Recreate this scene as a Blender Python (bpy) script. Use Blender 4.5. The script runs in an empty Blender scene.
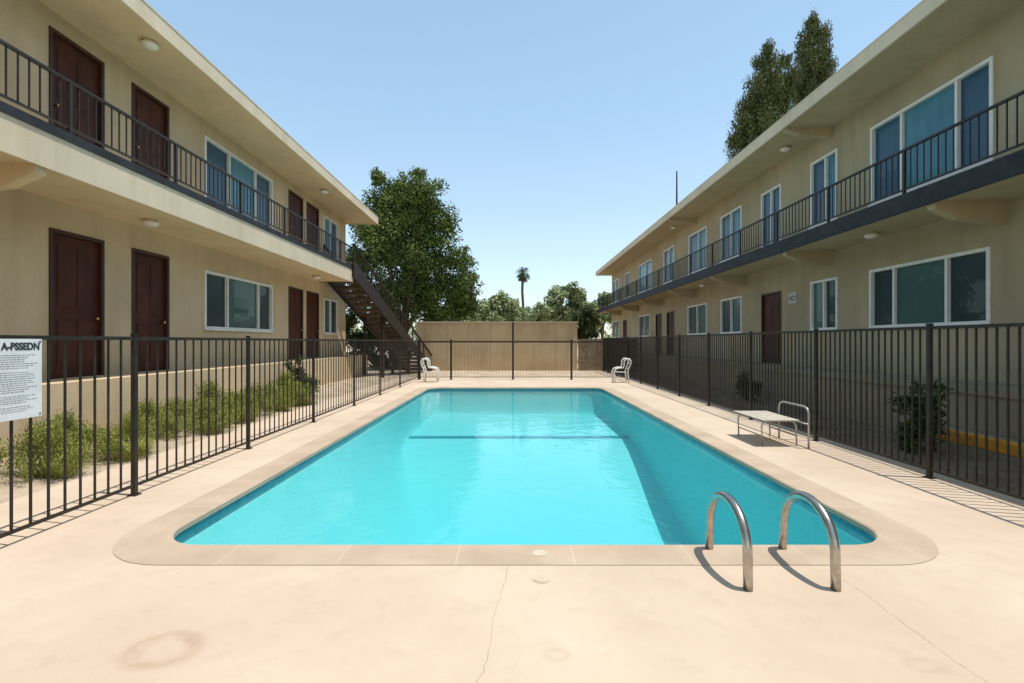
import bpy, math, random
import numpy as np
from mathutils import Vector, Matrix
random.seed(4); rng=np.random.default_rng(7)
scene=bpy.context.scene
scene.view_settings.view_transform='Standard'
scene.view_settings.look='None'
scene.view_settings.exposure=0
COL=scene.collection
F=490.0; H=1.6
def P(x,y,Y): return ((x-512)/F*Y, Y, H-(y-342)/F*Y)

# ---------------------------------------------------------------- materials
class NT:
    def __init__(s,name):
        s.m=bpy.data.materials.new(name); s.m.use_nodes=True
        s.t=s.m.node_tree; s.n=s.t.nodes; s.l=s.t.links
        s.b=s.n['Principled BSDF']; s.out=s.n['Material Output']
    def new(s,t,**k):
        n=s.n.new(t)
        for a,b in k.items(): setattr(n,a,b)
        return n
    def put(s,sock,v):
        if v is None: return
        if isinstance(v,bpy.types.NodeSocket): s.l.new(v,sock)
        else:
            if hasattr(sock.default_value,'__len__') and not hasattr(v,'__len__'): v=(v,)*len(sock.default_value)
            if hasattr(sock.default_value,'__len__') and len(sock.default_value)==4 and len(v)==3: v=(*v,1)
            sock.default_value=v
    def math(s,op,a,b=None,c=None,clamp=False):
        n=s.new('ShaderNodeMath',operation=op); n.use_clamp=clamp
        s.put(n.inputs[0],a); s.put(n.inputs[1],b)
        if c is not None: s.put(n.inputs[2],c)
        return n.outputs[0]
    def mr(s,v,a,b,c=0.0,d=1.0,smooth=True):
        n=s.new('ShaderNodeMapRange')
        if smooth: n.interpolation_type='SMOOTHSTEP'
        for i,q in enumerate((v,a,b,c,d)): s.put(n.inputs[i],q)
        return n.outputs[0]
    def mix(s,f,a,b,mode='MIX'):
        n=s.new('ShaderNodeMix',data_type='RGBA',blend_type=mode)
        s.put(n.inputs[0],f); s.put(n.inputs[6],a); s.put(n.inputs[7],b)
        return n.outputs[2]
    def pos(s): 
        return s.new('ShaderNodeNewGeometry').outputs['Position']
    def sep(s,v):
        n=s.new('ShaderNodeSeparateXYZ'); s.put(n.inputs[0],v); return n.outputs
    def noise(s,scale,detail=4,rough=.55,vec=None,dist=0):
        n=s.new('ShaderNodeTexNoise'); n.inputs['Scale'].default_value=scale
        n.inputs['Detail'].default_value=min(detail,4); n.inputs['Roughness'].default_value=rough
        n.inputs['Distortion'].default_value=dist
        s.l.new(vec if vec is not None else s.pos(),n.inputs['Vector'])
        return n.outputs[0]
    def scalevec(s,v,x,y,z):
        n=s.new('ShaderNodeVectorMath',operation='MULTIPLY'); s.put(n.inputs[0],v); n.inputs[1].default_value=(x,y,z)
        return n.outputs[0]
    def bump(s,h,strength=.3,dist=.01):
        n=s.new('ShaderNodeBump'); n.inputs['Strength'].default_value=strength; n.inputs['Distance'].default_value=dist
        s.put(n.inputs['Height'],h); s.l.new(n.outputs[0],s.b.inputs['Normal']); return n.outputs[0]
    def fin(s,col=None,rough=.8,metal=0,spec=None):
        s.put(s.b.inputs['Base Color'],col); s.put(s.b.inputs['Roughness'],rough); s.put(s.b.inputs['Metallic'],metal)
        if spec is not None: s.b.inputs['Specular IOR Level'].default_value=spec
        return s.m

def simple(name,c,rough=.6,metal=0,var=.18,scale=3,bs=0,spec=None):
    t=NT(name); n=t.mr(t.noise(scale,3),.3,.7,1-var,1+var)
    cc=t.new('ShaderNodeCombineColor')
    for i in range(3): t.l.new(n,cc.inputs[i])
    col=t.mix(1.0,c,cc.outputs[0],'MULTIPLY')
    if bs: t.bump(t.noise(60,3),bs,.006)
    return t.fin(col,rough,metal,spec)

def stucco(name,c,dark=.82):
    t=NT(name); p=t.pos()
    big=t.mr(t.noise(.7,3),.3,.7)
    streak=t.mr(t.noise(1.0,3,vec=t.scalevec(p,3,3,.35)),.45,.75)
    col=t.mix(big,tuple(v*dark for v in c),c)
    col=t.mix(t.math('MULTIPLY',streak,.36),col,tuple(v*q for v,q in zip(c,(.70,.66,.57))))
    fn=t.noise(55,2,.7)
    fine=t.mr(fn,.3,.7,.93,1.05)
    cc=t.new('ShaderNodeCombineColor')
    for i in range(3): t.l.new(fine,cc.inputs[i])
    col=t.mix(1.0,col,cc.outputs[0],'MULTIPLY')
    t.bump(fn,.5,.008)
    return t.fin(col,.92,0,.2)

def make_deck():
    t=NT('concrete_deck'); p=t.pos(); X,Y,Z=t.sep(p)
    big=t.mr(t.noise(.55,4,.6),.3,.72)
    col=t.mix(big,(.535,.42,.31),(.645,.52,.395))
    mid=t.mr(t.noise(4.5,4,.65,dist=.4),.50,.75)
    col=t.mix(t.math('MULTIPLY',mid,.30),col,(.44,.335,.235))
    spk=t.mr(t.noise(160,2,.6),.6,.75)
    col=t.mix(t.math('MULTIPLY',spk,.4),col,(.34,.26,.18))
    wob=t.noise(7,4)
    def ring(cx,cy,rx,ry,w,amt,c,col):
        dx=t.math('DIVIDE',t.math('SUBTRACT',X,cx),rx); dy=t.math('DIVIDE',t.math('SUBTRACT',Y,cy),ry)
        d=t.math('SQRT',t.math('ADD',t.math('MULTIPLY',dx,dx),t.math('MULTIPLY',dy,dy)))
        d=t.math('ADD',d,t.math('MULTIPLY',t.math('SUBTRACT',wob,.5),1.1))
        k=t.math('ABSOLUTE',t.math('SUBTRACT',d,1.0))
        m=t.mr(k,0,w,amt,0)
        m=t.math('MULTIPLY',m,t.mr(wob,.3,.65,.45,1))
        return t.mix(m,col,c)
    col=ring(-1.81,2.55,.15,.13,.55,.5,(.36,.23,.14),col)
    col=ring(.23,2.5,.05,.04,.8,.3,(.40,.28,.2),col)
    col=ring(2.05,2.42,.09,.05,.6,.25,(.40,.27,.18),col)
    nz=t.noise(2.2,4,.7); nf=t.noise(18,3)
    off=t.math('ADD',t.math('MULTIPLY',t.math('SUBTRACT',nz,.5),.16),t.math('MULTIPLY',t.math('SUBTRACT',nf,.5),.025))
    def crack(a,b,ymax,col,w=.0045,amt=.75,ymin=-9):
        d=t.math('ABSOLUTE',t.math('ADD',t.math('SUBTRACT',X,t.math('ADD',t.math('MULTIPLY',Y,b),a)),off))
        m=t.mr(d,w*.4,w,amt,0)
        m=t.math('MULTIPLY',m,t.math('LESS_THAN',Y,ymax)); m=t.math('MULTIPLY',m,t.math('GREATER_THAN',Y,ymin))
        return t.mix(m,col,(.22,.14,.09))
    col=crack(-.45,.123,3.48,col,.004,.42)
    col=crack(2.23,0,3.3,col,.005,.42)
    for yy in (6.2,9.8,13.4):
        d=t.math('ABSOLUTE',t.math('SUBTRACT',Y,yy)); m=t.mr(d,.004,.009,.5,0)
        m=t.math('MULTIPLY',m,t.math('GREATER_THAN',t.math('ABSOLUTE',t.math('SUBTRACT',X,.1)),3.3))
        col=t.mix(m,col,(.25,.17,.11))
    h=t.math('ADD',t.noise(90,4,.7),t.math('MULTIPLY',wob,2.0))
    t.bump(h,.4,.006)
    return t.fin(col,.9,0,.25)

def make_coping():
    t=NT('coping_concrete'); X,Y,Z=t.sep(t.pos())
    big=t.mr(t.noise(1.6,4),.3,.7)
    col=t.mix(big,(.43,.33,.235),(.52,.405,.295))
    spk=t.mr(t.noise(120,2),.6,.75); col=t.mix(t.math('MULTIPLY',spk,.3),col,(.32,.24,.17))
    fx=t.math('ABSOLUTE',t.math('SUBTRACT',t.math('FRACT',t.math('ADD',t.math('DIVIDE',X,.86),.97)),.5))
    fy=t.math('ABSOLUTE',t.math('SUBTRACT',t.math('FRACT',t.math('DIVIDE',Y,.86)),.5))
    inner=t.math('MULTIPLY',t.math('GREATER_THAN',Y,4.4),t.math('LESS_THAN',Y,16.5))
    side=t.math('MULTIPLY',t.mr(fy,.004,.010,1,0),inner)
    end=t.math('MULTIPLY',t.mr(fx,.003,.008,1,0),t.math('SUBTRACT',1,inner))
    m=t.math('MAXIMUM',side,end)
    col=t.mix(t.math('MULTIPLY',m,.5),col,(.64,.53,.42))
    t.bump(t.noise(80,4,.7),.35,.005)
    return t.fin(col,.85,0,.3)

def make_pool():
    t=NT('depth_tinted_plaster'); X,Y,Z=t.sep(t.pos())
    shal=t.mix(t.mr(t.noise(.5,3),.3,.7),(.17,.60,.61),(.20,.64,.65))
    col=t.mix(t.mr(Z,-.3,-1.9,0,1,False),shal,(.11,.55,.59))  # deeper plaster coloured bluer, standing in for light the water absorbs
    return t.fin(col,.7,0,.1)
def make_tile():
    t=NT('blue_tile'); X,Y,Z=t.sep(t.pos())
    col=t.mix(t.mr(t.noise(9,2),.35,.65),(.02,.17,.25),(.03,.24,.33))
    return t.fin(col,.25,0,.5)
def make_water():
    t=NT('pool_water'); t.n.remove(t.b)
    tr=t.new('ShaderNodeBsdfTransparent'); tr.inputs[0].default_value=(.89,.98,.985,1)
    df=t.new('ShaderNodeBsdfDiffuse'); df.inputs[0].default_value=(.10,.56,.61,1)
    m0=t.new('ShaderNodeMixShader'); m0.inputs[0].default_value=.09
    t.l.new(tr.outputs[0],m0.inputs[1]); t.l.new(df.outputs[0],m0.inputs[2])
    gl=t.new('ShaderNodeBsdfGlossy'); gl.inputs['Roughness'].default_value=.04; gl.inputs[0].default_value=(1,1,1,1)
    b=t.new('ShaderNodeBump'); b.inputs['Strength'].default_value=.4; b.inputs['Distance'].default_value=.03
    p=t.pos(); n1=t.noise(2.2,3,.5,vec=p,dist=.5); n2=t.noise(9,2)
    t.l.new(t.math('ADD',n1,t.math('MULTIPLY',n2,.18)),b.inputs['Height'])
    fr=t.new('ShaderNodeFresnel'); fr.inputs[0].default_value=1.33
    t.l.new(b.outputs[0],gl.inputs['Normal']); t.l.new(b.outputs[0],fr.inputs['Normal'])
    mx=t.new('ShaderNodeMixShader')
    t.l.new(t.math('MULTIPLY',fr.outputs[0],.75),mx.inputs[0]); t.l.new(m0.outputs[0],mx.inputs[1]); t.l.new(gl.outputs[0],mx.inputs[2])
    t.l.new(mx.outputs[0],t.out.inputs[0]); return t.m
def make_leaf(name,c0,c1,c2):
    t=NT(name); g=t.new('ShaderNodeNewGeometry')
    col=t.mix(g.outputs['Random Per Island'],c0,c1)
    col=t.mix(t.mr(t.noise(.9,2),.4,.7),col,c2)
    return t.fin(col,.65,0,.2)
def make_pane(name,c0,c1,folds=26,amp=1,coat=.35):
    t=NT(name); X,Y,Z=t.sep(t.pos())
    w=t.math('MULTIPLY',t.math('ADD',t.math('SINE',t.math('ADD',t.math('MULTIPLY',Y,folds*2),t.math('MULTIPLY',t.noise(1.5,2),9))),1),.5*amp)
    w=t.math('ADD',t.math('MULTIPLY',w,.5),t.math('MULTIPLY',t.mr(t.noise(.8,2),.35,.65),.5))
    col=t.mix(w,c0,c1)
    t.fin(col,.35,0,.3)
    t.b.inputs['Coat Weight'].default_value=coat; t.b.inputs['Coat Roughness'].default_value=.015
    return t.m
def make_panelwall():
    t=NT('tan_panel_wall'); X,Y,Z=t.sep(t.pos())
    f=t.math('ABSOLUTE',t.math('SUBTRACT',t.math('FRACT',t.math('DIVIDE',X,1.2)),.5))
    col=t.mix(t.mr(t.noise(.9,3),.3,.7),(.50,.36,.20),(.60,.445,.26))
    st=t.mr(t.noise(.8,4,vec=t.scalevec(t.pos(),1.5,1,.4)),.45,.75)
    col=t.mix(t.math('MULTIPLY',st,.3),col,(.33,.22,.12))
    col=t.mix(t.mr(f,.485,.495,0,.55),col,(.2,.13,.07))
    t.bump(t.noise(50,3),.4,.01); return t.fin(col,.9,0,.2)
def make_ground(name,a,b,c):
    t=NT(name)
    col=t.mix(t.mr(t.noise(1.3,4,.65),.35,.65),a,b)
    col=t.mix(t.mr(t.noise(14,4),.6,.75),col,c)
    t.bump(t.noise(25,4,.7),.7,.03); return t.fin(col,.95,0,.1)
def make_bark(name,c):
    t=NT(name); n=t.noise(6,4,vec=t.scalevec(t.pos(),4,4,.7))
    col=t.mix(t.mr(n,.35,.65),tuple(v*.5 for v in c),c); t.bump(n,.8,.03); return t.fin(col,.9)

M=dict(
 deck=make_deck(), coping=make_coping(), tile=make_tile(), water=make_water(), block=make_panelwall(),
 ground=make_ground('dry_ground',(.38,.30,.21),(.52,.42,.31),(.26,.20,.13)),
 shadeDirt=make_ground('shade_darkened_dirt',(.15,.115,.08),(.24,.185,.13),(.07,.052,.035)),  # second entry: tan dirt with the building's shade put into its colour
 pool=make_pool(),
 stucL=stucco('tan_stucco',(.65,.50,.32)), stucR=stucco('shade_toned_tan_stucco',(.475,.385,.245)),  # stucR: tan stucco with the sunless right wall's shade in its colour
 base=stucco('shade_darkened_base',(.34,.275,.185)),  # walkway and kerb stucco, darkened in colour to imitate shade
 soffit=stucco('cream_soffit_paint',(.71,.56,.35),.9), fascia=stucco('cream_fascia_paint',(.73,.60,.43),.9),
 soffitR=stucco('shade_toned_soffit',(.53,.43,.27),.9),  # darker copy of the soffit colour, right-side shade painted in
 slate=simple('slate_dark_paint',(.030,.031,.033),.65,0,.25,4,0,.25),
 black=simple('brown_black_metal_paint',(.028,.022,.017),.5,.2,.3,8),
 door=simple('dark_red_brown_paint',(.070,.019,.009),.55,0,.25,2.5,0,.25),
 doorf=simple('dark_door_frame_paint',(.05,.016,.008),.5,0,.2,4),
 white=simple('white_paint',(.78,.76,.70),.45,0,.06,5),
 brass=simple('brass',(.55,.38,.14),.3,.9,.1,9),
 steel=simple('brushed_steel',(.46,.43,.39),.27,.95,.15,20),
 roof=simple('roof_gravel',(.35,.30,.24),.95,0,.2,10,.5),
 paneBlueD=make_pane('deep_blue_curtain_glass',(.010,.060,.11),(.018,.10,.16),18,.5),
 paneBlueM=make_pane('mid_blue_curtain_glass',(.03,.16,.22),(.07,.25,.31),10,.5),
 paneGreen=make_pane('teal_green_glass',(.035,.095,.085),(.055,.13,.115),12,.25),
 paneDark=make_pane('dark_teal_glass',(.008,.03,.035),(.016,.05,.052),9,.2),
 globe=simple('lamp_glass',(.8,.77,.70),.25,0,.03,3),
 yellow=simple('orange_kerb_paint',(.66,.29,.02),.6,0,.2,5),
 beige=simple('beige_plastic',(.60,.50,.38),.6,0,.1,9),
 sign=simple('sign_white',(.74,.75,.76),.4,0,.06,6),
 plate=simple('grey_plate',(.48,.48,.47),.5,0,.1,6),
 ink=simple('sign_ink',(.03,.035,.05),.6,0,.1,6),
 benchs=simple('weathered_bench_board',(.50,.45,.36),.65,0,.15,8),
 benchm=simple('grey_bench_tube',(.42,.40,.36),.4,.5,.15,8),
 stair=simple('stair_concrete',(.11,.068,.042),.85,0,.25,5,.3),
 stairm=simple('dark_brown_steel',(.028,.017,.011),.6,.1,.25,5),
 wood=simple('dark_stained_wood',(.06,.042,.028),.8,0,.3,5),
 walk=stucco('walkway_concrete',(.56,.46,.34),.85),
 leafA=make_leaf('tree_leaves',(.06,.10,.018),(.17,.22,.05),(.115,.155,.032)),
 leafB=make_leaf('conifer_needles',(.060,.078,.022),(.155,.165,.055),(.10,.115,.034)),
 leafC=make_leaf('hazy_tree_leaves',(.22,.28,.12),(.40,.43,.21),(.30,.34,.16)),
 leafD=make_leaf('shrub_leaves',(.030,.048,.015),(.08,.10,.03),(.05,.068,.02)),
 leafY=make_leaf('yellow_green_leaves',(.14,.175,.035),(.36,.36,.09),(.24,.25,.055)),
 grass=make_leaf('grass_blades',(.17,.20,.04),(.40,.38,.11),(.26,.28,.065)),
 palm=make_leaf('palm_fronds',(.05,.075,.03),(.10,.12,.05),(.07,.09,.03)),
 bark=make_bark('tree_bark',(.16,.11,.07)),
)

# ---------------------------------------------------------------- mesh builder
class MB:
    def __init__(s): s.v=[]; s.f=[]; s.m=[]; s.T=None
    def addv(s,pts):
        b=len(s.v)
        for p in pts:
            p=Vector(p)
            if s.T is not None: p=s.T@p
            s.v.append(p[:])
        return b
    def quad(s,a,b,c,d,mi=0):
        k=s.addv([a,b,c,d]); s.f.append((k,k+1,k+2,k+3)); s.m.append(mi)
    def box(s,x0,x1,y0,y1,z0,z1,mi=0):
        x0,x1=sorted((x0,x1)); y0,y1=sorted((y0,y1)); z0,z1=sorted((z0,z1))
        k=s.addv([(x0,y0,z0),(x1,y0,z0),(x1,y1,z0),(x0,y1,z0),(x0,y0,z1),(x1,y0,z1),(x1,y1,z1),(x0,y1,z1)])
        for q in ((3,2,1,0),(4,5,6,7),(0,1,5,4),(1,2,6,5),(2,3,7,6),(3,0,4,7)):
            s.f.append(tuple(k+i for i in q)); s.m.append(mi)
    def prism(s,poly,axis_pts,mi=0):
        n=len(poly); k=s.addv(poly); o=Vector(axis_pts); s.addv([Vector(p)+o for p in poly])
        s.f.append(tuple(range(k,k+n))[::-1]); s.m.append(mi); s.f.append(tuple(range(k+n,k+2*n))); s.m.append(mi)
        for i in range(n):
            j=(i+1)%n; s.f.append((k+i,k+j,k+n+j,k+n+i)); s.m.append(mi)
    def tube(s,pts,r,n=8,mi=0,caps=True,closed=False):
        pts=[Vector(p) for p in pts]; N=len(pts); rs=r if hasattr(r,'__len__') else [r]*N
        up=None; rings=[]
        for i,p in enumerate(pts):
            a=pts[i-1] if (i>0 or closed) else p; b=pts[(i+1)%N] if (i<N-1 or closed) else p
            t=(b-a).normalized()
            if up is None:
                up=Vector((0,0,1)) if abs(t.z)<.9 else Vector((1,0,0))
            u=(up-t*up.dot(t)).normalized(); w=t.cross(u); up=u
            k=s.addv([p+(u*math.cos(2*math.pi*j/n)+w*math.sin(2*math.pi*j/n))*rs[i] for j in range(n)]); rings.append(k)
        R=range(N) if closed else range(N-1)
        for i in R:
            a=rings[i]; b=rings[(i+1)%N]
            for j in range(n):
                q=(j+1)%n; s.f.append((a+j,a+q,b+q,b+j)); s.m.append(mi)
        if caps and not closed:
            s.f.append(tuple(rings[0]+j for j in range(n))[::-1]); s.m.append(mi)
            s.f.append(tuple(rings[-1]+j for j in range(n))); s.m.append(mi)
    def cyl(s,x,y,z0,z1,r,n=20,mi=0,r2=None):
        s.tube([(x,y,z0),(x,y,z1)],[r,r if r2 is None else r2],n,mi)

W={}
def wl(o): return W.get(o.name,Vector((0,0,0)))
def thing(name,label,cat,loc,group=None):
    e=bpy.data.objects.new(name,None); e.empty_display_size=.2; e.location=loc; COL.objects.link(e)
    e['label']=label; e['category']=cat
    if group: e['group']=group
    W[e.name]=Vector(loc); return e
def part(name,mb,mats,parent=None,smooth=False,label=None,base=None,bevel=0):
    v=np.array(mb.v,dtype=float)
    lo=v.min(0); hi=v.max(0)
    c=np.array(base,dtype=float) if base is not None else np.array([(lo[0]+hi[0])/2,(lo[1]+hi[1])/2,lo[2]])
    me=bpy.data.meshes.new(name); me.from_pydata((v-c).tolist(),[],mb.f)
    if not isinstance(mats,(list,tuple)): mats=[mats]
    for m in mats: me.materials.append(m)
    me.polygons.foreach_set('material_index',mb.m)
    if smooth: me.polygons.foreach_set('use_smooth',[True]*len(me.polygons))
    me.update()
    o=bpy.data.objects.new(name,me); COL.objects.link(o)
    W[o.name]=Vector(c)
    if parent is not None:
        o.parent=parent; o.location=Vector(c)-wl(parent)
    else: o.location=c
    if label: o['label']=label
    if bevel:
        b=o.modifiers.new('bevel','BEVEL'); b.width=bevel; b.segments=2; b.limit_method='ANGLE'
    return o
def structure(o): o['kind']='structure'; return o
def toplevel(o,label,cat,group=None):
    o['label']=label; o['category']=cat
    if group: o['group']=group
    return o
def copy_tree(src,loc,rotz=0,scale=1,label=None):
    n=src.copy(); COL.objects.link(n); n.location=loc; n.rotation_euler=(0,0,rotz); n.scale=(scale,)*3
    if label: n['label']=label
    def rec(a,b):
        for ch in a.children:
            c=ch.copy(); COL.objects.link(c); c.parent=b; c.matrix_parent_inverse=ch.matrix_parent_inverse.copy(); rec(ch,c)
    rec(src,n); return n

# ---------------------------------------------------------------- camera / light
cam=bpy.data.cameras.new('camera'); co=bpy.data.objects.new('camera',cam); COL.objects.link(co)
co.location=(0,0,H); co.rotation_euler=(math.radians(90),0,0); cam.sensor_width=36; cam.lens=F*36/1024; cam.clip_end=2000; cam.clip_start=.05
scene.camera=co
sd=Vector((.275,-.06,1)).normalized()
sun=bpy.data.lights.new('sun','SUN'); sun.energy=4.4; sun.angle=math.radians(.5); sun.color=(1,.95,.875)
so=bpy.data.objects.new('sun',sun); COL.objects.link(so); so.rotation_euler=sd.to_track_quat('Z','Y').to_euler(); so.location=(8,-3,20)
w=bpy.data.worlds.new('World'); scene.world=w; w.use_nodes=True
wn=w.node_tree.nodes; wk=w.node_tree.links
bg=wn['Background']; sk=wn.new('ShaderNodeTexSky'); sk.sky_type='NISHITA'; sk.sun_disc=False
sk.sun_elevation=math.asin(sd.z); sk.sun_rotation=math.atan2(sd.x,sd.y); sk.air_density=1.0; sk.dust_density=.7; sk.ozone_density=1.0
# summer haze added to the clear-sky model, denser toward the horizon
tc=wn.new('ShaderNodeTexCoord'); sp=wn.new('ShaderNodeSeparateXYZ'); wk.new(tc.outputs['Generated'],sp.inputs[0])
rp=wn.new('ShaderNodeValToRGB'); wk.new(sp.outputs[2],rp.inputs[0])
cr=rp.color_ramp; cr.elements[0].position=0.0; cr.elements[0].color=(.72,.83,.85,1); cr.elements[1].position=.9; cr.elements[1].color=(.27,.44,.55,1)
e1=cr.elements.new(.16); e1.color=(.60,.77,.84,1); e2=cr.elements.new(.42); e2.color=(.41,.63,.76,1)
sc=wn.new('ShaderNodeVectorMath'); sc.operation='SCALE'; sc.inputs['Scale'].default_value=4.8; wk.new(rp.outputs[0],sc.inputs[0])
ad=wn.new('ShaderNodeVectorMath'); ad.operation='ADD'; wk.new(sk.outputs[0],ad.inputs[0]); wk.new(sc.outputs[0],ad.inputs[1])
wk.new(ad.outputs[0],bg.inputs[0]); bg.inputs[1].default_value=.12

# ---------------------------------------------------------------- ground, deck, pool
PX0,PX1,PY0,PY1=-2.87,3.08,3.84,17.0
def rrect(x0,x1,y0,y1,r,n=10,ys=()):
    pts=[]
    def arc(cx,cy,a0):
        for i in range(n+1):
            a=a0+math.pi/2*i/n; pts.append((cx+r*math.cos(a),cy+r*math.sin(a)))
    arc(x1-r,y0+r,-math.pi/2)
    for y in sorted(ys): pts.append((x1,y))
    arc(x1-r,y1-r,0); arc(x0+r,y1-r,math.pi/2)
    for y in sorted(ys,reverse=True): pts.append((x0,y))
    arc(x0+r,y0+r,math.pi)
    return pts
mb=MB(); g=600; hx0,hx1,hy0,hy1=-3.6,3.8,3.1,17.7
for a in ((-g,g,-g,hy0),(-g,g,hy1,g),(-g,hx0,hy0,hy1),(hx1,g,hy0,hy1)):
    mb.quad((a[0],a[2],-.006),(a[1],a[2],-.006),(a[1],a[3],-.006),(a[0],a[3],-.006))
structure(part('ground',mb,M['ground'],base=(0,0,0)))
import bmesh
def holed(name,outer,inner,z,mat):
    bm=bmesh.new(); es=[]
    for lp in (outer,inner):
        vs=[bm.verts.new((x,y,z)) for x,y in lp]
        es+=[bm.edges.new((vs[i],vs[(i+1)%len(vs)])) for i in range(len(vs))]
    bmesh.ops.triangle_fill(bm,use_beauty=True,edges=es,use_dissolve=False)
    for f in bm.faces:
        if f.normal.z<0: f.normal_flip()
    me=bpy.data.meshes.new(name); bm.to_mesh(me); bm.free(); me.materials.append(mat)
    o=bpy.data.objects.new(name,me); COL.objects.link(o); return o
cw=.34
cin=rrect(PX0,PX1,PY0,PY1,.42); cout=rrect(PX0-cw,PX1+cw,PY0-cw,PY1+cw,.68)
cmid=rrect(PX0-.26,PX1+.26,PY0-.26,PY1+.26,.6)
structure(holed('pool_deck',[(-5.05,-4),(5.15,-4),(5.15,22),(-5.05,22)],cmid,0,M['deck']))
mb=MB(); mb.quad((5.15,-4,.002),(6.98,-4,.002),(6.98,40,.002),(5.15,40,.002)); structure(part('shade_toned_ground',mb,M['shadeDirt']))  # dark sheet over the dirt, painting the shade between fence and building
pool=thing('swimming_pool','long turquoise swimming pool with rounded corners and pale coping','swimming pool',((PX0+PX1)/2,(PY0+PY1)/2,0))
mb=MB(); n=len(cin)
co2=rrect(PX0+.012,PX1-.012,PY0+.012,PY1-.012,.41)
L=[(cout,.002),(cout,.005),(cmid,.007),(cin,.007),(co2,-.004),(co2,-.045),(cmid,-.05)]
ks=[mb.addv([(x,y,z) for x,y in lp]) for lp,z in L]
for a,b in zip(ks,ks[1:]):
    for i in range(n):
        j=(i+1)%n; mb.f.append((a+i,a+j,b+j,b+i)); mb.m.append(0)
part('coping',mb,M['coping'],pool)
YB=[5.0,5.75,6.5,7.25,8.0,8.7,9.4,10.2,11.0,11.8,12.6,13.5,14.5,15.5]
def fz(y):
    if y>=12.6: return -.9
    t=min(1,max(0,(12.6-y)/5.2)); t=t*t*(3-2*t)*.5+t*.5
    return -.9-1.05*t
sh=rrect(PX0-.02,PX1+.02,PY0-.02,PY1+.02,.44,10,YB); n=len(sh)
mb=MB(); a=mb.addv([(x,y,-.03) for x,y in sh]); b=mb.addv([(x,y,-.17) for x,y in sh])
for i in range(n): j=(i+1)%n; mb.f.append((a+i,a+j,b+j,b+i)); mb.m.append(0)
part('tile_band',mb,M['tile'],pool)
wL,wR,wN,wF=.22,.05,.30,.3
inn=rrect(PX0+wL,PX1-wR,PY0+wN,PY1-wF,.35,10,YB)
def shiftx(x,y):
    t=min(1,max(0,(12.4-y)/6.0)); t=t*t*(3-2*t); ex=2.1*t
    f=max(0,(PX1-wR-x)/(PX1-wR-PX0-wL)); return x+ex*f
inn=[(shiftx(x,y),y) for x,y in inn]
mb=MB(); rings=[]; K=14
for k in range(K+1):
    s_=k/K; pr=1-(1-s_)**2.0
    ring=[]
    for (ax,ay),(bx,by) in zip(sh,inn):
        x=ax+(bx-ax)*s_; y=ay+(by-ay)*s_; ring.append((x,y,-.17+(fz(y)+.17)*pr))
    rings.append(mb.addv(ring))
for a,b in zip(rings,rings[1:]):
    for i in range(n):
        j=(i+1)%n; mb.f.append((a+i,a+j,b+j,b+i)); mb.m.append(0)
kk=rings[-1]; pts=mb.v[kk:kk+n]
k2=mb.addv(pts); byy={}
for i,p in enumerate(pts): byy.setdefault(round(p[1],4),[]).append(k2+i)
ys=sorted(byy)
def lr(l): 
    l=sorted(l,key=lambda i:mb.v[i][0]); return l[0],l[-1]
for y0,y1 in zip(ys,ys[1:]):
    a0,a1=lr(byy[y0]); b0,b1=lr(byy[y1])
    f=tuple(dict.fromkeys((a0,a1,b1,b0)))
    if len(f)>=3: mb.f.append(f); mb.m.append(0)
part('pool_shell',mb,M['pool'],pool,True)
mb=MB(); mb.box(PX0+.06,PX1-.03,12.62,12.92,-.893,-.888); part('depth_line',mb,M['tile'],pool)
me=bpy.data.meshes.new('water'); wp=rrect(PX0-.015,PX1+.015,PY0-.015,PY1+.015,.435)
me.from_pydata([(x,y,-.085) for x,y in wp],[],[tuple(range(len(wp)))]); me.materials.append(M['water'])
o=bpy.data.objects.new('water',me); COL.objects.link(o); structure(o)
for (x,y,r,mt,nm,lb,z) in ((.21,3.68,.05,'beige','skimmer_lid','round beige plastic skimmer lid set in the coping',.006),(.20,3.3,.055,'deck','drain_cover','round sand coloured drain cover set in the deck',.001)):
    e=thing(nm,lb,'pool fitting',(x,y,z))
    mb=MB(); mb.cyl(x,y,z,z+.004,r*1.12,28); part('rim',mb,M[mt],e)
    mb=MB(); mb.cyl(x,y,z+.004,z+.007,r*.88,28); mb.box(x-.02,x+.02,y-.004,y+.004,z+.007,z+.009); part('lid',mb,M[mt],e)
def bank_z(x):
    t=min(1,max(0,(-x-5.1)/1.2)); return .12*t*t*(3-2*t)
mb=MB(); nx,ny=22,90; xs_=[-5.06-(7.29-5.06)*i/nx for i in range(nx+1)]
k0=mb.addv([(x,-5+28*j/ny,bank_z(x)-.004+(.010*math.sin(j*1.7+i)*math.sin(i*.9+j*.6) if 1<i<nx-7 else 0)) for j in range(ny+1) for i,x in enumerate(xs_)])
for j in range(ny):
    for i in range(nx):
        q=k0+j*(nx+1)+i; mb.f.append((q,q+1,q+nx+2,q+nx+1)); mb.m.append(0)
structure(part('planting_strip',mb,M['ground'],None,True))
mb=MB(); mb.box(-6.5,-7.29,-6,22,-.3,1.0); structure(part('walkway',mb,M['stucL']))
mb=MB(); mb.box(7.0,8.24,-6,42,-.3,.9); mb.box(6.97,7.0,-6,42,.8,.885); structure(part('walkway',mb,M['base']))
mb=MB(); mb.box(6.6,6.72,-3,8.2,.09,.26); structure(part('kerb',mb,M['yellow'],bevel=.015))
mb=MB(); mb.box(6.72,6.97,-3,8.2,-.05,.24); mb.box(6.6,6.72,-3,8.2,-.05,.09); structure(part('kerb_base',mb,M['base']))

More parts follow.
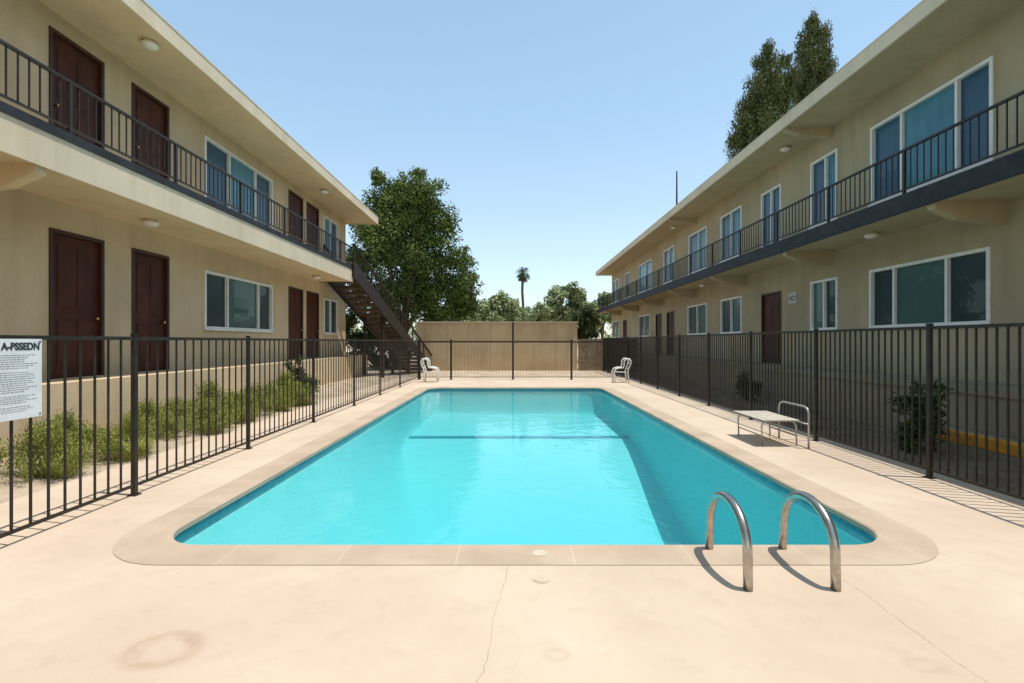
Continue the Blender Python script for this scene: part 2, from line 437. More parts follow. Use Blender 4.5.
# ---------------------------------------------------------------- buildings
def wall_mesh(s,XW,y0,y1,z0,z1,ops,depth,XB):
    mb=MB(); yc=sorted({y0,y1,*[o[0] for o in ops],*[o[1] for o in ops]}); zc=sorted({z0,z1,*[o[2] for o in ops],*[o[3] for o in ops]})
    for a,b in zip(yc,yc[1:]):
        for c,d in zip(zc,zc[1:]):
            my,mz=(a+b)/2,(c+d)/2
            if any(o[0]<my<o[1] and o[2]<mz<o[3] for o in ops): continue
            mb.quad((s*XW,a,c),(s*XW,b,c),(s*XW,b,d),(s*XW,a,d))
    for (a,b,c,d,*_) in ops:
        x0,x1=s*XW,s*(XW+depth)
        mb.quad((x0,a,c),(x1,a,c),(x1,a,d),(x0,a,d)); mb.quad((x0,b,c),(x1,b,c),(x1,b,d),(x0,b,d))
        mb.quad((x0,a,d),(x1,a,d),(x1,b,d),(x0,b,d)); mb.quad((x0,a,c),(x1,a,c),(x1,b,c),(x0,b,c))
        mb.quad((x1,a,c),(x1,b,c),(x1,b,d),(x1,a,d))
    for yy in (y0,y1): mb.quad((s*XW,yy,z0),(s*XB,yy,z0),(s*XB,yy,z1),(s*XW,yy,z1))
    mb.quad((s*XB,y0,z0),(s*XB,y1,z0),(s*XB,y1,z1),(s*XB,y0,z1))
    return mb
def add_window(b,s,XW,a,e,c,d,panes):
    fw=.065; mb=MB(); xo,xi=s*(XW-.025),s*(XW+.07)
    mb.box(xo,xi,a,a+fw,c,d); mb.box(xo,xi,e-fw,e,c,d)
    mb.box(xo,xi,a+fw,e-fw,c,c+fw); mb.box(xo,xi,a+fw,e-fw,d-fw,d)
    tot=sum(p[0] for p in panes); y=a+fw; span=e-a-2*fw; pm=MB(); mats=[]
    for i,(fr,mk) in enumerate(panes):
        y1=y+span*fr/tot
        if i<len(panes)-1: mb.box(s*(XW-.012),xi-s*.003,y1-.028,y1+.028,c+fw,d-fw)
        off=.045 if i%2 else .06
        if mk not in mats: mats.append(mk)
        pm.quad((s*(XW+off),y,c+fw),(s*(XW+off),y1,c+fw),(s*(XW+off),y1,d-fw),(s*(XW+off),y,d-fw),mats.index(mk)); y=y1
    mb.box(s*(XW-.055),s*(XW-.026),a-.03,e+.03,c-.03,c+.012)
    o=part('window',mb,M['white'],b); part('window_pane',pm,[M[k] for k in mats],o)
def add_door(b,s,XW,a,e,c,d,mat='door',hs=1):
    fw=.06; mb=MB(); mb.box(s*(XW-.018),s*(XW+.09),a,a+fw,c,d); mb.box(s*(XW-.018),s*(XW+.09),e-fw,e,c,d); mb.box(s*(XW-.018),s*(XW+.09),a+fw,e-fw,d-fw,d)
    dm=MB(); dm.box(s*(XW+.045),s*(XW+.09),a+fw,e-fw,c+.01,d-fw)
    w=(e-a-2*fw); 
    for (z0,z1) in ((c+.2,c+.95),(c+1.15,d-fw-.18)):
        for (q0,q1) in ((.14,.46),(.54,.86)):
            dm.box(s*(XW+.036),s*(XW+.045),a+fw+w*q0,a+fw+w*q1,z0,z1)
    o=part('door',dm,M[mat],b,bevel=.003)
    part('frame',mb,M['doorf'],o)
    hm=MB(); yk=e-fw-.09 if hs>0 else a+fw+.09
    hm.tube([(s*(XW+.045),yk,c+1.0),(s*(XW+.0),yk,c+1.0),(s*(XW-.02),yk,c+1.0),(s*(XW-.04),yk,c+1.0)],[.014,.02,.034,.018],10)
    part('door_handle',hm,M['brass'],o,True)
def building(s,XE,XW,y0,y1,bend,zf,zs,zbot,soff,top,stuc,sofm,floor0,windows,doors,brY,roofbr,label,lamps,loc):
    b=thing('apartment_building',label,'apartment building',loc,'two storey apartment buildings around the pool')
    XB=XW+8
    ops=[(w[0],w[1],w[2],w[3]) for w in windows]+[(d[0],d[1],d[2],d[3]) for d in doors]
    part('wall',wall_mesh(s,XW,y0,y1,-.3,soff,ops,.10,XB),M[stuc],b)
    mb=MB(); mb.box(s*(XE+.03),s*(XB+.4),y0-.3,y1+.35,soff,top-.02,1)
    mb.box(s*(XE-.02),s*(XE+.03),y0-.3,y1+.40,soff-.03,top,0)
    mb.box(s*(XE+.03),s*(XB+.4),y1+.35,y1+.40,soff-.03,top,0)
    mb.quad((s*(XE+.03),y0-.3,top-.012),(s*(XB+.4),y0-.3,top-.012),(s*(XB+.4),y1+.35,top-.012),(s*(XE+.03),y1+.35,top-.012),2)
    mb.box(s*(XE-.03),s*(XE+.09),y0-.3,y1+.42,top,top+.025,0)
    r=part('roof',mb,[M['fascia'],M[sofm],M['roof']],b)
    def br(y,zt,dz,par):
        m=MB(); h=.16
        pts=[(s*(XE+.06),y-h/2,zt),(s*XW,y-h/2,zt),(s*XW,y-h/2,zt-dz),(s*(XE+.45),y-h/2,zt-dz*.72),(s*(XE+.06),y-h/2,zt-dz*.28)]
        m.prism(pts,(0,h,0)); part('bracket',m,M[sofm],par)
    for y in roofbr: br(y,soff,.26,r)
    mb=MB(); mb.box(s*(XE+.03),s*XW,y0-.3,bend,zbot,zf,1)
    if zs>zbot+.01:
        mb.box(s*(XE-.02),s*(XE+.03),y0-.3,bend,zs,zf+.03,0); mb.box(s*(XE-.0),s*(XE+.03),y0-.3,bend,zbot-.02,zs,2)
    else:
        mb.box(s*(XE-.02),s*(XE+.03),y0-.3,bend,zbot-.02,zf+.03,0)
    mb.box(s*(XE+.03),s*XW,bend,bend+.05,zbot-.02,zf+.02,0)
    bal=part('balcony',mb,[M['slate'],M[sofm],M['fascia']],b)
    for y in brY: br(y,zbot,.38,bal)
    mb=MB(); rh=.76 if s<0 else .84; xr=s*(XE+.02)
    ylim=bend-.05
    mb.box(xr-.025,xr+.025,y0,ylim,zf+rh-.035,zf+rh); mb.box(xr-.014,xr+.014,y0,ylim,zf+.10,zf+.13)
    k=0; yy=y0+.07
    while yy<ylim:
        if k%15==0: mb.box(xr-.022,xr+.022,yy-.022,yy+.022,zf+.03,zf+rh-.035)
        else: mb.box(xr-.008,xr+.008,yy-.008,yy+.008,zf+.13,zf+rh-.035)
        k+=1; yy+=.14
    part('railing',mb,M['black'],bal)
    for wnd in windows: add_window(b,s,XW,*wnd)
    for i,d in enumerate(doors): add_door(b,s,XW,*d[:4],mat=d[4] if len(d)>4 else 'door',hs=1 if i%2 else -1)
    for (x,y,z) in lamps:
        m=MB(); m.cyl(x,y,z-.035,z,.10,20); 
        m2=MB(); m2.tube([(x,y,z-.035),(x,y,z-.075),(x,y,z-.105),(x,y,z-.125),(x,y,z-.13)],[.13,.135,.11,.06,.01],20)
        lp=part('ceiling_lamp',m2,M['globe'],b,True); part('lamp_base',m,M['fascia'],lp)
    return b
def yl(x,X): return F*X/abs(x-512)
XW=7.3
three_u=[(1,'paneBlueD'),(1.3,'paneBlueM'),(.9,'paneBlueD')]; three_l=[(1,'paneDark'),(1.7,'paneGreen'),(.8,'paneDark')]
LW=[]; LD=[]
for (a,b) in ((204,272),): 
    LW.append((yl(a,XW),yl(b,XW),4.95,6.50,three_u)); LW.append((yl(a,XW),yl(b,XW),1.9,3.3,three_l))
LW.append((19.0,20.5,4.95,6.5,[(1,'paneBlueM'),(1,'paneBlueD')])); LW.append((19.0,20.5,1.9,3.3,[(1,'paneGreen'),(1,'paneDark')]))
LW.append((2.0,5.0,4.95,6.5,three_u)); LW.append((2.0,5.0,1.9,3.3,three_l))
for (a,b) in ((7.72,8.76),(9.4,10.42),(16.0,17.1),(17.4,18.5)):
    LD.append((a,b,4.39,6.58)); LD.append((a,b,1.0,3.40))
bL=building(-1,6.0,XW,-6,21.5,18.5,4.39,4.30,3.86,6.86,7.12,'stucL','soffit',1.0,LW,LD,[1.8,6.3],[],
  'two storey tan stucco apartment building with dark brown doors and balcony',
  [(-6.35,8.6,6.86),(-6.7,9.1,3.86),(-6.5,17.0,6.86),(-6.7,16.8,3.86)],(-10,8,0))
XW=8.25
RW=[];RD=[]
def rw(a,b,up,panes):
    z=(4.72,6.5) if up else (1.9,3.24)
    RW.append((yl(b,XW),yl(a,XW),z[0],z[1],panes))
rw(871,994,1,[(.75,'paneBlueD'),(1.5,'paneBlueM'),(.95,'paneBlueD')]); rw(870,991,0,[(1.0,'paneDark'),(1.6,'paneGreen'),(.8,'paneDark')])
rw(811,838,1,[(1,'paneBlueM'),(1.3,'paneBlueD')]); rw(811,838,0,[(1,'paneDark'),(1,'paneGreen')])
rw(721,742,1,[(1,'paneBlueM'),(1,'paneBlueD')]); rw(721,742,0,[(1,'paneGreen'),(1,'paneDark')])
rw(689,707,1,[(1,'paneBlueM'),(1.2,'paneBlueD')]); rw(688,707,0,[(1,'paneGreen'),(1,'paneDark')])
rw(639,652,1,[(1,'paneBlueM'),(1.2,'paneBlueM')]); rw(639,650,0,[(1,'paneGreen'),(1,'paneDark')])
rw(613,619,1,[(1,'paneBlueM'),(1.2,'paneBlueD')]); rw(613,619,0,[(1,'paneGreen'),(1,'paneDark')])
RW.append((24.9,26.6,4.72,6.5,[(1,'paneBlueM'),(1,'paneBlueD')]))
RW.append((34.2,35.6,4.72,6.5,[(1,'paneBlueM'),(1,'paneBlueD')]))
RW.append((2.5,5.5,4.72,6.5,three_u)); RW.append((2.5,5.5,1.9,3.24,three_l))
for (a,b) in ((15.0,16.2),(24.9,26.1),(27.0,28.1),(35.2,36.3)): RD.append((a,b,.9,3.16))
RW.append((15.0,16.2,4.3,6.45,[(1,'paneBlueD'),(1,'paneBlueD')]))
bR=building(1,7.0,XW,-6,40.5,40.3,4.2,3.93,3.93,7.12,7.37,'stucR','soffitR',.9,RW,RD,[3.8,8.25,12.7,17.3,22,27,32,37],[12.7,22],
  'long two storey shade-toned tan apartment building with dark slate balcony edge',
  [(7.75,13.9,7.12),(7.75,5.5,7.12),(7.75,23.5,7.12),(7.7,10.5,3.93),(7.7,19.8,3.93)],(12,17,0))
e=thing('antenna_pole','thin dark metal antenna pole standing on the roof edge','pole',(7.5,22.3,7.38))
mb=MB(); mb.tube([(7.5,22.3,7.38),(7.5,22.3,9.35)],[.045,.03],8); part('mast',mb,M['black'],e)
mb=MB(); mb.cyl(7.5,22.3,7.375,7.42,.12,14); part('base_plate',mb,M['black'],e)

# ---------------------------------------------------------------- text helper
def text_mesh(txt,size,name,mat,parent,origin,xdir,ydir,maxw=None,ext=.001,off=.0018):
    cu=bpy.data.curves.new('t','FONT'); cu.body=txt; cu.size=size; cu.extrude=ext; cu.offset=off
    to=bpy.data.objects.new('t',cu); COL.objects.link(to); bpy.context.view_layer.update()
    me=bpy.data.meshes.new_from_object(to.evaluated_get(bpy.context.evaluated_depsgraph_get()))
    bpy.data.objects.remove(to); me.name=name
    v=np.array([q.co[:] for q in me.vertices]); sx=1
    if maxw: sx=maxw/(v[:,0].max()-v[:,0].min())
    xd=Vector(xdir); yd=Vector(ydir); zd=xd.cross(yd)
    for q in me.vertices:
        c=q.co.copy(); q.co=xd*c.x*sx+yd*c.y+zd*c.z
    me.materials.clear(); me.materials.append(mat)
    o=bpy.data.objects.new(name,me); COL.objects.link(o); o.parent=parent; o.location=Vector(origin)-wl(parent); return o
sx=-3.90
sg=thing('notice_sign','white pool rules notice sign wired to the black fence','sign',(sx,3.8,1.0))
mb=MB(); mb.box(sx,sx+.006,3.48,4.06,.985,1.62); bd=part('sign_board',mb,M['sign'],sg,bevel=.002)
text_mesh('A-PSSEDN',.078,'lettering',M['ink'],sg,(sx+.0075,3.735,1.535),(0,1,0),(0,0,1),.305,.001,.0032)
mb=MB(); zz=1.49
r2=random.Random(3)
while zz>1.04:
    y=3.53
    end=4.02-r2.random()*.12
    while y<end:
        wd=.010+r2.random()*.022; mb.box(sx+.0065,sx+.0072,y,min(y+wd,end+.01),zz,zz+.0042); y+=wd+.007
    zz-=.017 if r2.random()>.15 else .034
sp_=part('small_print',mb,simple('faded_ink',(.20,.21,.23),.6,0,.1,6),sg); sp_['kind']='stuff'
for y in (3.5,4.04):
    for z in (1.01,1.6):
        mb=MB(); mb.tube([(sx+.006,y,z),(sx+.011,y,z)],.008,8); part('bolt',mb,M['steel'],sg)
xs=XW-.004
pl=thing('number_plaque','small grey plaque with dark number beside a brown door','sign',(xs,14.4,2.75))
mb=MB(); mb.box(xs-.015,xs,14.16,14.58,2.72,3.04); part('plaque_board',mb,M['plate'],pl,bevel=.003)
text_mesh('421',.21,'lettering',M['ink'],pl,(xs-.018,14.55,2.80),(0,-1,0),(0,0,1),.35)

# ---------------------------------------------------------------- fences
def fence(name,label,p0,dirv,posts,h,spacing,pw=.009,posth={},bottom=.09,hp=.025,rt=.04):
    base=Vector((*p0,0)); e=thing(name,label,'fence',base,'metal fences around the pool deck')
    alongx=abs(dirv[0])>.5
    def bx(mb,a,b,hw,z0,z1):
        if alongx: mb.box(p0[0]+a,p0[0]+b,p0[1]-hw,p0[1]+hw,z0,z1)
        else: mb.box(p0[0]-hw,p0[0]+hw,p0[1]+a,p0[1]+b,z0,z1)
    for i,t in enumerate(posts):
        mb=MB(); hh=posth.get(i,h+.02); bx(mb,t-hp,t+hp,hp,0,hh); bx(mb,t-hp-.005,t+hp+.005,hp+.005,hh,hh+.012); bx(mb,t-hp*2,t+hp*2,hp*2,0.0005,.012)
        part('fence_post',mb,M['black'],e)
    for a,b in zip(posts,posts[1:]):
        mb=MB(); a+=hp; b-=hp
        bx(mb,a,b,.017,h-rt,h); bx(mb,a,b,.013,bottom,bottom+.026)
        n=int(round((b-a)/spacing)); 
        for k in range(1,n):
            t=a+(b-a)*k/n; bx(mb,t-pw,t+pw,pw,bottom+.026,h-rt)
        part('fence_panel',mb,M['black'],e)
    return e
fence('metal_fence','black metal picket fence with rules sign beside planting',(-3.93,0),(0,1),[-1.5,.7,2.9,5.1,7.3,9.7,12.2,14.6,17.2,20.55],1.65,.157,.0075,{},.09,.022,.036)
fence('metal_fence','tall black metal picket fence in front of shaded shrubs',(4.9,0),(0,1),[-.7,1.45,3.6,5.75,7.9,10.05,12.2,14.35,16.5,18.65,20.8,22.9,25,26.3],1.78,.110,.0085,{},.09,.023,.036)
fence('metal_fence','black metal fence and gate with slender pickets and tall centre post',(0,20.6),(1,0),[-3.88,-2.56,.04,2.5,4.85],1.62,.13,.0025,{2:2.4,1:1.68,3:1.68},.09,.04,.065)

e=thing('boundary_wall','tan panelled boundary wall with flat cap','wall',(-2,27,0))
mb=MB(); mb.box(-5.25,3.6,26.98,27.2,-.1,1.62); part('wall_base',mb,M['block'],e)
mb=MB(); mb.box(-5.25,3.6,27.03,27.17,1.622,2.62); part('wall_upper',mb,M['block'],e)
mb=MB(); mb.box(-5.3,3.65,26.95,27.25,2.62,2.70); part('wall_cap',mb,M['walk'],e)
e=thing('wooden_fence','stained board fence between wall and building','fence',(5.5,27,0))
mb=MB(); x=3.65
while x<6.9: mb.box(x,x+.135,27,27.03,0,1.75+random.uniform(-.02,.02)); x+=.142
part('fence_boards',mb,simple('tan_stained_wood',(.24,.165,.095),.8,0,.25,5),e)
for z in (.3,1.4):
    mb=MB(); mb.box(3.65,7,27.031,27.08,z,z+.1); part('fence_rail',mb,M['wood'],e)

# ---------------------------------------------------------------- staircase
S=Vector((-6.55,18.5,4.39)); E=Vector((-4.95,26.5,0.0)); hv=Vector((E.x-S.x,E.y-S.y,0)); Ln=hv.length; ang=math.atan2(hv.x,hv.y)
T=Matrix.Translation(Vector((S.x,S.y,0)))@Matrix.Rotation(-ang,4,'Z')
st=thing('staircase','dark brown staircase with open treads leading up to the balcony','staircase',(-5.7,22.5,0))
N=22; ru=Ln/N; ri=4.39/N
for i in range(N):
    z=4.39-(i+1)*ri; y=i*ru
    mb=MB(); mb.T=T; mb.box(-.565,.60,y-.02,y+ru*.99,z-.12,z); part('tread',mb,M['stair'],st)
for sgn in (-1,1):
    mb=MB(); mb.T=T; x=sgn*.60 if sgn>0 else -.60
    x=x+.03 if sgn>0 else x
    mb.prism([(x-.03,-.05,4.66),(x-.03,Ln,.28),(x-.03,Ln,-.02),(x-.03,Ln-.4,-.02),(x-.03,-.05,4.02)],(.06,0,0)); part('stringer',mb,M['stairm'],st)
    mb=MB(); mb.T=T
    mb.tube([(x,0,4.39+.86),(x,Ln,.86)],.05,8)
    k=0; y=0.0
    while y<=Ln:
        z=4.39*(1-y/Ln); r=.024 if k%10==0 else .007
        mb.box(x-r,x+r,y-r,y+r,z+.05,z+.86); y+=.14; k+=1
    part('railing',mb,M['stairm'],st)
for yy in (2.8,5.6):
    for x in (-.42,.42):
        mb=MB(); mb.T=T; mb.box(x-.05,x+.05,yy-.05,yy+.05,0,4.39*(1-yy/Ln)-.2); part('support_post',mb,M['stairm'],st)

# ---------------------------------------------------------------- pool handrails
for x in (1.52,2.085):
    hr=thing('pool_handrail','arched polished steel handrail tube set into the pool edge','pool handrail',(x,3.45,0),'steel handrails at the pool edge')
    y0,y1=3.16,3.76; cy=(y0+y1)/2; R=(y1-y0)/2; 
    yz=[(y0-.005,-.02),(y0-.003,.12)]+[(cy-R*math.cos(a),.23+.27*math.sin(a)) for a in [math.pi*i/22 for i in range(23)]]+[(y1+.01,.12),(y1+.02,-.03)]
    mb=MB(); mb.tube([(x,a,b) for a,b in yz],.030,18); part('grab_rail',mb,M['steel'],hr,True)

# ---------------------------------------------------------------- bench
bn=thing('bench','thin grey beige bench on slim tube legs with raised end rail','bench',(4.1,7.8,0))
mb=MB()
for i in range(5):
    x=3.80+i*.115; mb.box(x,x+.109,7.42,8.42,.394,.411)
part('seat',mb,M['benchs'],bn,bevel=.004)
def leg(y):
    m=MB(); m.tube([(3.84,y,0),(3.83,y,.30),(3.86,y,.36),(3.92,y,.382),(4.28,y,.382),(4.33,y,.36),(4.36,y,.30),(4.37,y,0)],.012,10); part('leg',m,M['benchm'],bn,True)
leg(7.52); leg(8.3)
mb=MB(); mb.tube([(4.42,7.30,0),(4.42,7.30,.52),(4.42,7.33,.59),(4.42,7.42,.62),(4.42,8.0,.62),(4.42,8.08,.59),(4.42,8.11,.52),(4.42,8.11,.0)],.015,10)
mb.tube([(4.42,7.3,.36),(4.42,8.11,.36)],.011,8); part('end_rail',mb,M['benchm'],bn,True)
for x in (3.84,4.37):
    mb=MB(); mb.tube([(x,7.52,.15),(x,8.3,.15)],.010,8); part('stretcher',mb,M['benchm'],bn,True)

# ---------------------------------------------------------------- patio chairs (looped tube)
ch=thing('patio_chair','white curled tube patio chair on the deck near the fence','chair',(-3.2,19.4,0),'white patio chairs by the pool')
def cpart(nm,fn,mat='white'):
    m=MB(); fn(m); m.v=[(a[0]-3.2,a[1]+19.4,a[2]) for a in m.v]; return part(nm,m,M[mat],ch,True)
def loop(m,sy):
    pts=[(.24,sy,0),(.28,sy,.2),(.29,sy,.40),(.22,sy,.54),(.07,sy,.58),(-.06,sy,.58),(-.10,sy,.70),(-.10,sy,.84),(-.18,sy,.93),(-.30,sy,.92),(-.37,sy,.82),(-.35,sy,.70),(-.28,sy,.58),(-.24,sy,.42),(-.26,sy,.2),(-.28,sy,0)]
    m.tube(pts,.030,8)
for sy in (-.22,.22): cpart('side_frame',lambda m:loop(m,sy))
cpart('seat',lambda m:[m.box(-.22+i*.08,-.165+i*.08,-.21,.21,.385+i*.004,.400+i*.004) for i in range(6)])
cpart('backrest',lambda m:[m.tube([(-.26-i*.05,-.22,.55+i*.2),(-.28-i*.05,0,.55+i*.2),(-.26-i*.05,.22,.55+i*.2)],.018,6) for i in range(2)])
copy_tree(ch,(4.25,19.2,0),math.pi)

# ---------------------------------------------------------------- vegetation
def leafdata(cent,rad,nl,size,sub,subr,flat,aspect=.55,up=.35,vert=0):
    cent=np.array(cent,float); rad=np.array(rad,float)
    C=[];Rr=[]
    for c,r in zip(cent,rad):
        k=max(5,int(sub)); d=rng.normal(size=(k,3)); d/=np.linalg.norm(d,axis=1)[:,None]
        q=r*rng.uniform(.3,1.0,size=(k,1)); C.append(c+d*q*np.array([1,1,flat])); Rr.append(r*subr*rng.uniform(.5,1.3,size=k))
    C=np.concatenate(C); Rr=np.concatenate(Rr); wg=Rr**2; wg/=wg.sum()
    idx=rng.choice(len(C),size=nl,p=wg)
    d=rng.normal(size=(nl,3)); d/=np.linalg.norm(d,axis=1)[:,None]
    p=C[idx]+d*np.array([1,1,1+vert])*(Rr[idx]*rng.uniform(.1,1.35,size=nl)**.7)[:,None]
    nrm=d*.6+rng.normal(size=(nl,3))*.6+np.array([0,0,up]); nrm/=np.linalg.norm(nrm,axis=1)[:,None]
    rr=rng.normal(size=(nl,3))
    if vert:
        a=rr*.35+np.array([0,0,1.0])+d*np.array([.6,.6,0]); a-=nrm*(a*nrm).sum(1)[:,None]*.6
    else: a=np.cross(nrm,rr)
    a/=np.linalg.norm(a,axis=1)[:,None]; b=np.cross(nrm,a)
    s=size*rng.uniform(.6,1.35,size=nl)[:,None]
    return np.stack([p-a*s,p-b*s*aspect+a*s*.1,p+a*s,p+b*s*aspect],1).reshape(-1,3)
def leafmesh(name,cent,rad,nl,size,mat,parent,sub=26,subr=.33,flat=1.0,aspect=.55,up=.35,vert=0):
    V=leafdata(cent,rad,nl,size,sub,subr,flat,aspect,up,vert)
    if parent is not None: V=V-np.array(wl(parent))
    me=bpy.data.meshes.new(name)
    me.vertices.add(len(V)); me.vertices.foreach_set('co',V.ravel())
    me.loops.add(nl*4); me.loops.foreach_set('vertex_index',np.arange(nl*4,dtype=np.int32))
    me.polygons.add(nl); me.polygons.foreach_set('loop_start',np.arange(0,nl*4,4,dtype=np.int32)); me.polygons.foreach_set('loop_total',np.full(nl,4,dtype=np.int32))
    me.materials.append(mat); me.update(calc_edges=True); me.validate()
    o=bpy.data.objects.new(name,me); COL.objects.link(o); o.parent=parent; return o
def trunk(base,tips,r,parent,fork=.35):
    mb=MB(); b=Vector(base); top=Vector(np.mean([t for t in tips],axis=0)); f=b.lerp(top,fork)+Vector((random.uniform(-.15,.15),0,0))
    mb.tube([b-Vector((0,0,.2)),b+Vector((0,0,.25)),b.lerp(f,.5)+Vector((.08,.05,0)),f],[r*1.35,r*1.05,r*.85,r*.7],10)
    for t in tips:
        t=Vector(t); m1=f.lerp(t,.45)+Vector((random.uniform(-.2,.2),random.uniform(-.2,.2),.25)); mb.tube([f-Vector((0,0,.1)),m1,t],[r*.55,r*.32,r*.08],7)
    return part('trunk',mb,M['bark'],parent,True)
def tree_px(name,label,lobes,Yd,nl,size,mat,basepx,r,sub=26,subr=.33,dy=.6,flat=1.0,group=None,fork=.35,limbs=6,aspect=.55,vert=0):
    C=[];R=[]
    for i,(x,y,rp) in enumerate(lobes):
        rr=rp/F*Yd; yy=Yd+random.uniform(-dy,dy)*rr*1.2; c=P(x,y,Yd); C.append((c[0],yy,c[2])); R.append(rr)
    bx=P(basepx,342,Yd)[0]; e=thing(name,label,'tree',(bx,Yd,0),group)
    ordr=sorted(range(len(C)),key=lambda i:-R[i])[:limbs]
    trunk((bx,Yd,0),[C[i] for i in ordr],r,e,fork); leafmesh('crown',C,R,nl,size,mat,e,sub,subr,flat,aspect,.35,vert); return e
tree_px('tree','large leafy green tree behind the staircase',
 [(405,188,20),(386,200,22),(428,200,20),(370,225,22),(405,222,32),(438,222,20),(385,250,28),(425,250,30),(368,268,20),(400,280,30),(440,278,24),(460,260,15),(466,286,16),(425,302,26),(385,305,24),(470,304,13),(450,306,18),(362,292,16),(356,255,10),(378,178,9),(418,176,9)],
 28,105000,.074,M['leafA'],402,.28,40,.34)
tree_px('conifer_tree','tall dark olive conifer rising behind the roof',
 [(768,50,7),(764,62,10),(772,74,13),(758,88,14),(778,92,14),(768,100,16),(748,106,12),(765,116,19),(740,126,11),(757,136,18),(780,126,17),(775,155,22),(750,156,18),(735,142,9),(776,190,26),(760,220,26),(784,62,7),(789,80,9),(786,98,10)],
 22,80000,.062,M['leafB'],768,.26,36,.38,.5,1.15,'tall conifers behind the roof',.6,6,.35,.4)
tree_px('conifer_tree','slender tall olive conifer with a rounded top behind the roof',
 [(810,22,7),(808,34,10),(817,42,11),(804,50,10),(815,56,12),(823,60,9),(806,68,13),(819,74,12),(802,86,11),(813,90,15),(823,94,9),(808,106,15),(812,125,18),(815,155,22),(815,190,22)],
 23,58000,.060,M['leafB'],812,.22,34,.40,.5,1.15,'tall conifers behind the roof',.6,6,.35,.4)
far='hazy trees beyond the boundary wall'
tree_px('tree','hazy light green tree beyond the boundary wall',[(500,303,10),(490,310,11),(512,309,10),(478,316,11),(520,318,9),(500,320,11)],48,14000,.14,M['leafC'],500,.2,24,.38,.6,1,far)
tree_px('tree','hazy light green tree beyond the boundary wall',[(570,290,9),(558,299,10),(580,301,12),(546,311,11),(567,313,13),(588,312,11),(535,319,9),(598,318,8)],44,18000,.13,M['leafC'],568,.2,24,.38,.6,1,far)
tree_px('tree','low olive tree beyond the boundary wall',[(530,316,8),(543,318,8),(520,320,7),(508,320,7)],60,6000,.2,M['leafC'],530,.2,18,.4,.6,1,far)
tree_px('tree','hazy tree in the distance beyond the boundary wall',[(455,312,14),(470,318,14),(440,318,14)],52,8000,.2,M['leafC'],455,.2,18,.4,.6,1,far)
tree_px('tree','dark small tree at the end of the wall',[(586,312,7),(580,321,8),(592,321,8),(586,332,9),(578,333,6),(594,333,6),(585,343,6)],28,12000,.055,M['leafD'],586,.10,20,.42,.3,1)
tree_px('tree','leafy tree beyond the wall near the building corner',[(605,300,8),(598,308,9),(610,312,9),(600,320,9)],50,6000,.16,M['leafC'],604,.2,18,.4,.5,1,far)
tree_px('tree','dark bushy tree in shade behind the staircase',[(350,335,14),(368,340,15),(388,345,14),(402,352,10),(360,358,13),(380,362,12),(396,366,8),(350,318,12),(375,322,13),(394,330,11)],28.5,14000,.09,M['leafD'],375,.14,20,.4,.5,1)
pb=P(523,342,62); e=thing('palm_tree','distant fan palm with a slender trunk','palm tree',(pb[0],62,0))
pt=P(523,273,62); mb=MB(); mb.tube([(pb[0],62,0),(pb[0]+.15,62,4),(pt[0]-.1,62,8),pt],[.24,.18,.16,.17],8); part('trunk',mb,M['bark'],e,True)
mb=MB()
for i in range(80):
    a=random.uniform(0,2*math.pi); el=random.uniform(-1.1,1.2); L1=random.uniform(.85,1.15)
    d=Vector((math.cos(a)*math.cos(el),math.sin(a)*math.cos(el),math.sin(el))); c=Vector(pt)
    sd_=d.cross(Vector((0,0,1))).normalized(); m1=c+d*L1*.5; t1=c+d*L1+Vector((0,0,-.3))
    for k in range(-3,4):
        tt=t1+sd_*k*.13-d*abs(k)*.05; mb.quad(m1-sd_*.02,m1+sd_*.02,tt+sd_*.035,tt-sd_*.035)
    mb.quad(c-sd_*.02,c+sd_*.02,m1+sd_*.03,m1-sd_*.03)
part('crown',mb,M['palm'],e)
tl=thing('tree_line','distant hazy line of trees on the horizon','trees',(0,120,0)); tl['kind']='stuff'
C=[];R=[]
for i in range(90):
    x=-150+i*3.4+random.uniform(-1,1); C.append((x,120+random.uniform(-6,6),random.uniform(1.5,4.5))); R.append(random.uniform(2.5,4.2))
leafmesh('tree_line_crowns',C,R,20000,.5,M['leafC'],tl,16,.45)

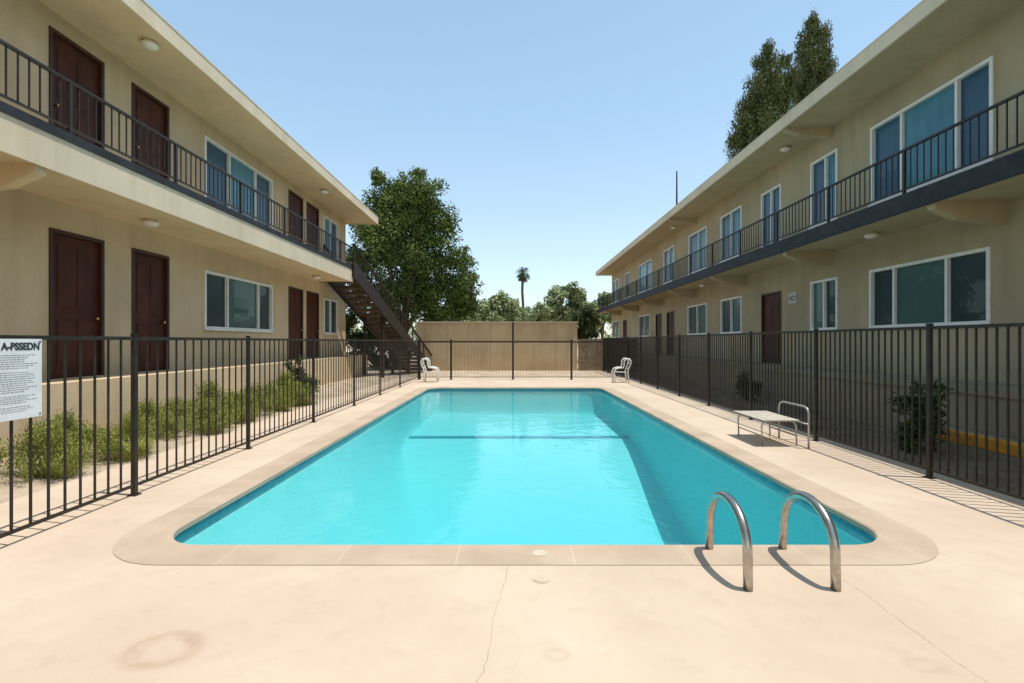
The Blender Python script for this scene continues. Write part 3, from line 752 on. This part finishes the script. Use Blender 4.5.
# low rounded planting in the strip, pale ground between
def bush_proto(seed):
    r=random.Random(seed); C=[];R=[]
    for i in range(18):
        a=r.uniform(0,6.28); q=r.uniform(0,.30); C.append((q*math.cos(a),q*math.sin(a),.08+r.uniform(.02,.34)*(1.1-q*1.8))); R.append(r.uniform(.11,.17))
    o=leafmesh('low_bush',C,R,9000,.017,M['leafY'],None,20,.40,1.0,.26,.4,.3)
    return toplevel(o,'low rounded yellow green bush in the planted strip','bush','low bushes in the planted strip')
protos=[bush_proto(s_) for s_ in (1,2,3)]
def grass_proto(seed):
    r=random.Random(seed); mb=MB()
    for i in range(300):
        a=r.uniform(0,2*math.pi); q=r.uniform(0,.16); bx,by=q*math.cos(a),q*math.sin(a)
        lean=r.uniform(.08,.30); hgt=r.uniform(.12,.30); aa=a+r.uniform(-.8,.8); dx,dy=math.cos(aa),math.sin(aa)
        px,py=-dy,dx; wd=r.uniform(.0025,.0045)
        pts=[(bx+dx*lean*t*t,by+dy*lean*t*t,hgt*(t-.4*t*t*lean*2)) for t in (0,.4,.75,1)]
        ws=[wd,wd*.9,wd*.6,wd*.1]; k=len(mb.v)
        for p,w_ in zip(pts,ws): mb.v+= [(p[0]-px*w_,p[1]-py*w_,p[2]),(p[0]+px*w_,p[1]+py*w_,p[2])]
        for j in range(3): mb.f.append((k+2*j,k+2*j+1,k+2*j+3,k+2*j+2)); mb.m.append(0)
    o=part('grass_clump',mb,M['grass'],base=(0,0,0)); return toplevel(o,'short yellow green grass clump in the planted strip','grass plant','grass clumps in the planted strip')
gps=[grass_proto(5),grass_proto(6)]
ib=ig=0; y=2.9
while y<13.5:
    for kx,x0 in enumerate((-5.55,-6.05)):
        x=x0+random.uniform(-.16,.16); yy=y+kx*.3+random.uniform(-.2,.2)
        drop=.12 if y<8.5 else .12+(y-8.5)*.14
        if random.random()<drop: continue
        o=protos[ib%3] if ib<3 else protos[ib%3].copy()
        if ib>=3: COL.objects.link(o)
        ib+=1; q=random.uniform(.85,1.4)
        o.location=(x,yy,bank_z(x)-.04); o.rotation_euler=(0,0,random.uniform(0,6)); o.scale=(q,q,q*random.uniform(.85,1.15))
    if random.random()<.6:
        o=gps[ig%2] if ig<2 else gps[ig%2].copy()
        if ig>=2: COL.objects.link(o)
        ig+=1; q=random.uniform(.8,1.3); x=-5.3+random.uniform(-.12,.12)
        o.location=(x,y+random.uniform(-.3,.3),bank_z(x)-.02); o.rotation_euler=(0,0,random.uniform(0,6)); o.scale=(q,q,q)
    y+=random.uniform(.6,.85)
def shrub(x,y,z,r,h,lb,g_,mat='leafD',n=3500):
    e=thing('shrub',lb,'shrub',(x,y,z),g_)
    C=[(x+random.uniform(-.5,.5)*r,y+random.uniform(-.5,.5)*r,z+h*q) for q in (.2,.35,.5,.65,.85)]
    mb=MB(); mb.tube([(x,y,z-.05),(x+.02,y,z+h*.3),(x,y+.02,z+h*.7)],[.025,.018,.006],6)
    part('stem',mb,M['bark'],e); leafmesh('foliage',C,[r*.62]*5,n,.03,M[mat],e,16,.3)
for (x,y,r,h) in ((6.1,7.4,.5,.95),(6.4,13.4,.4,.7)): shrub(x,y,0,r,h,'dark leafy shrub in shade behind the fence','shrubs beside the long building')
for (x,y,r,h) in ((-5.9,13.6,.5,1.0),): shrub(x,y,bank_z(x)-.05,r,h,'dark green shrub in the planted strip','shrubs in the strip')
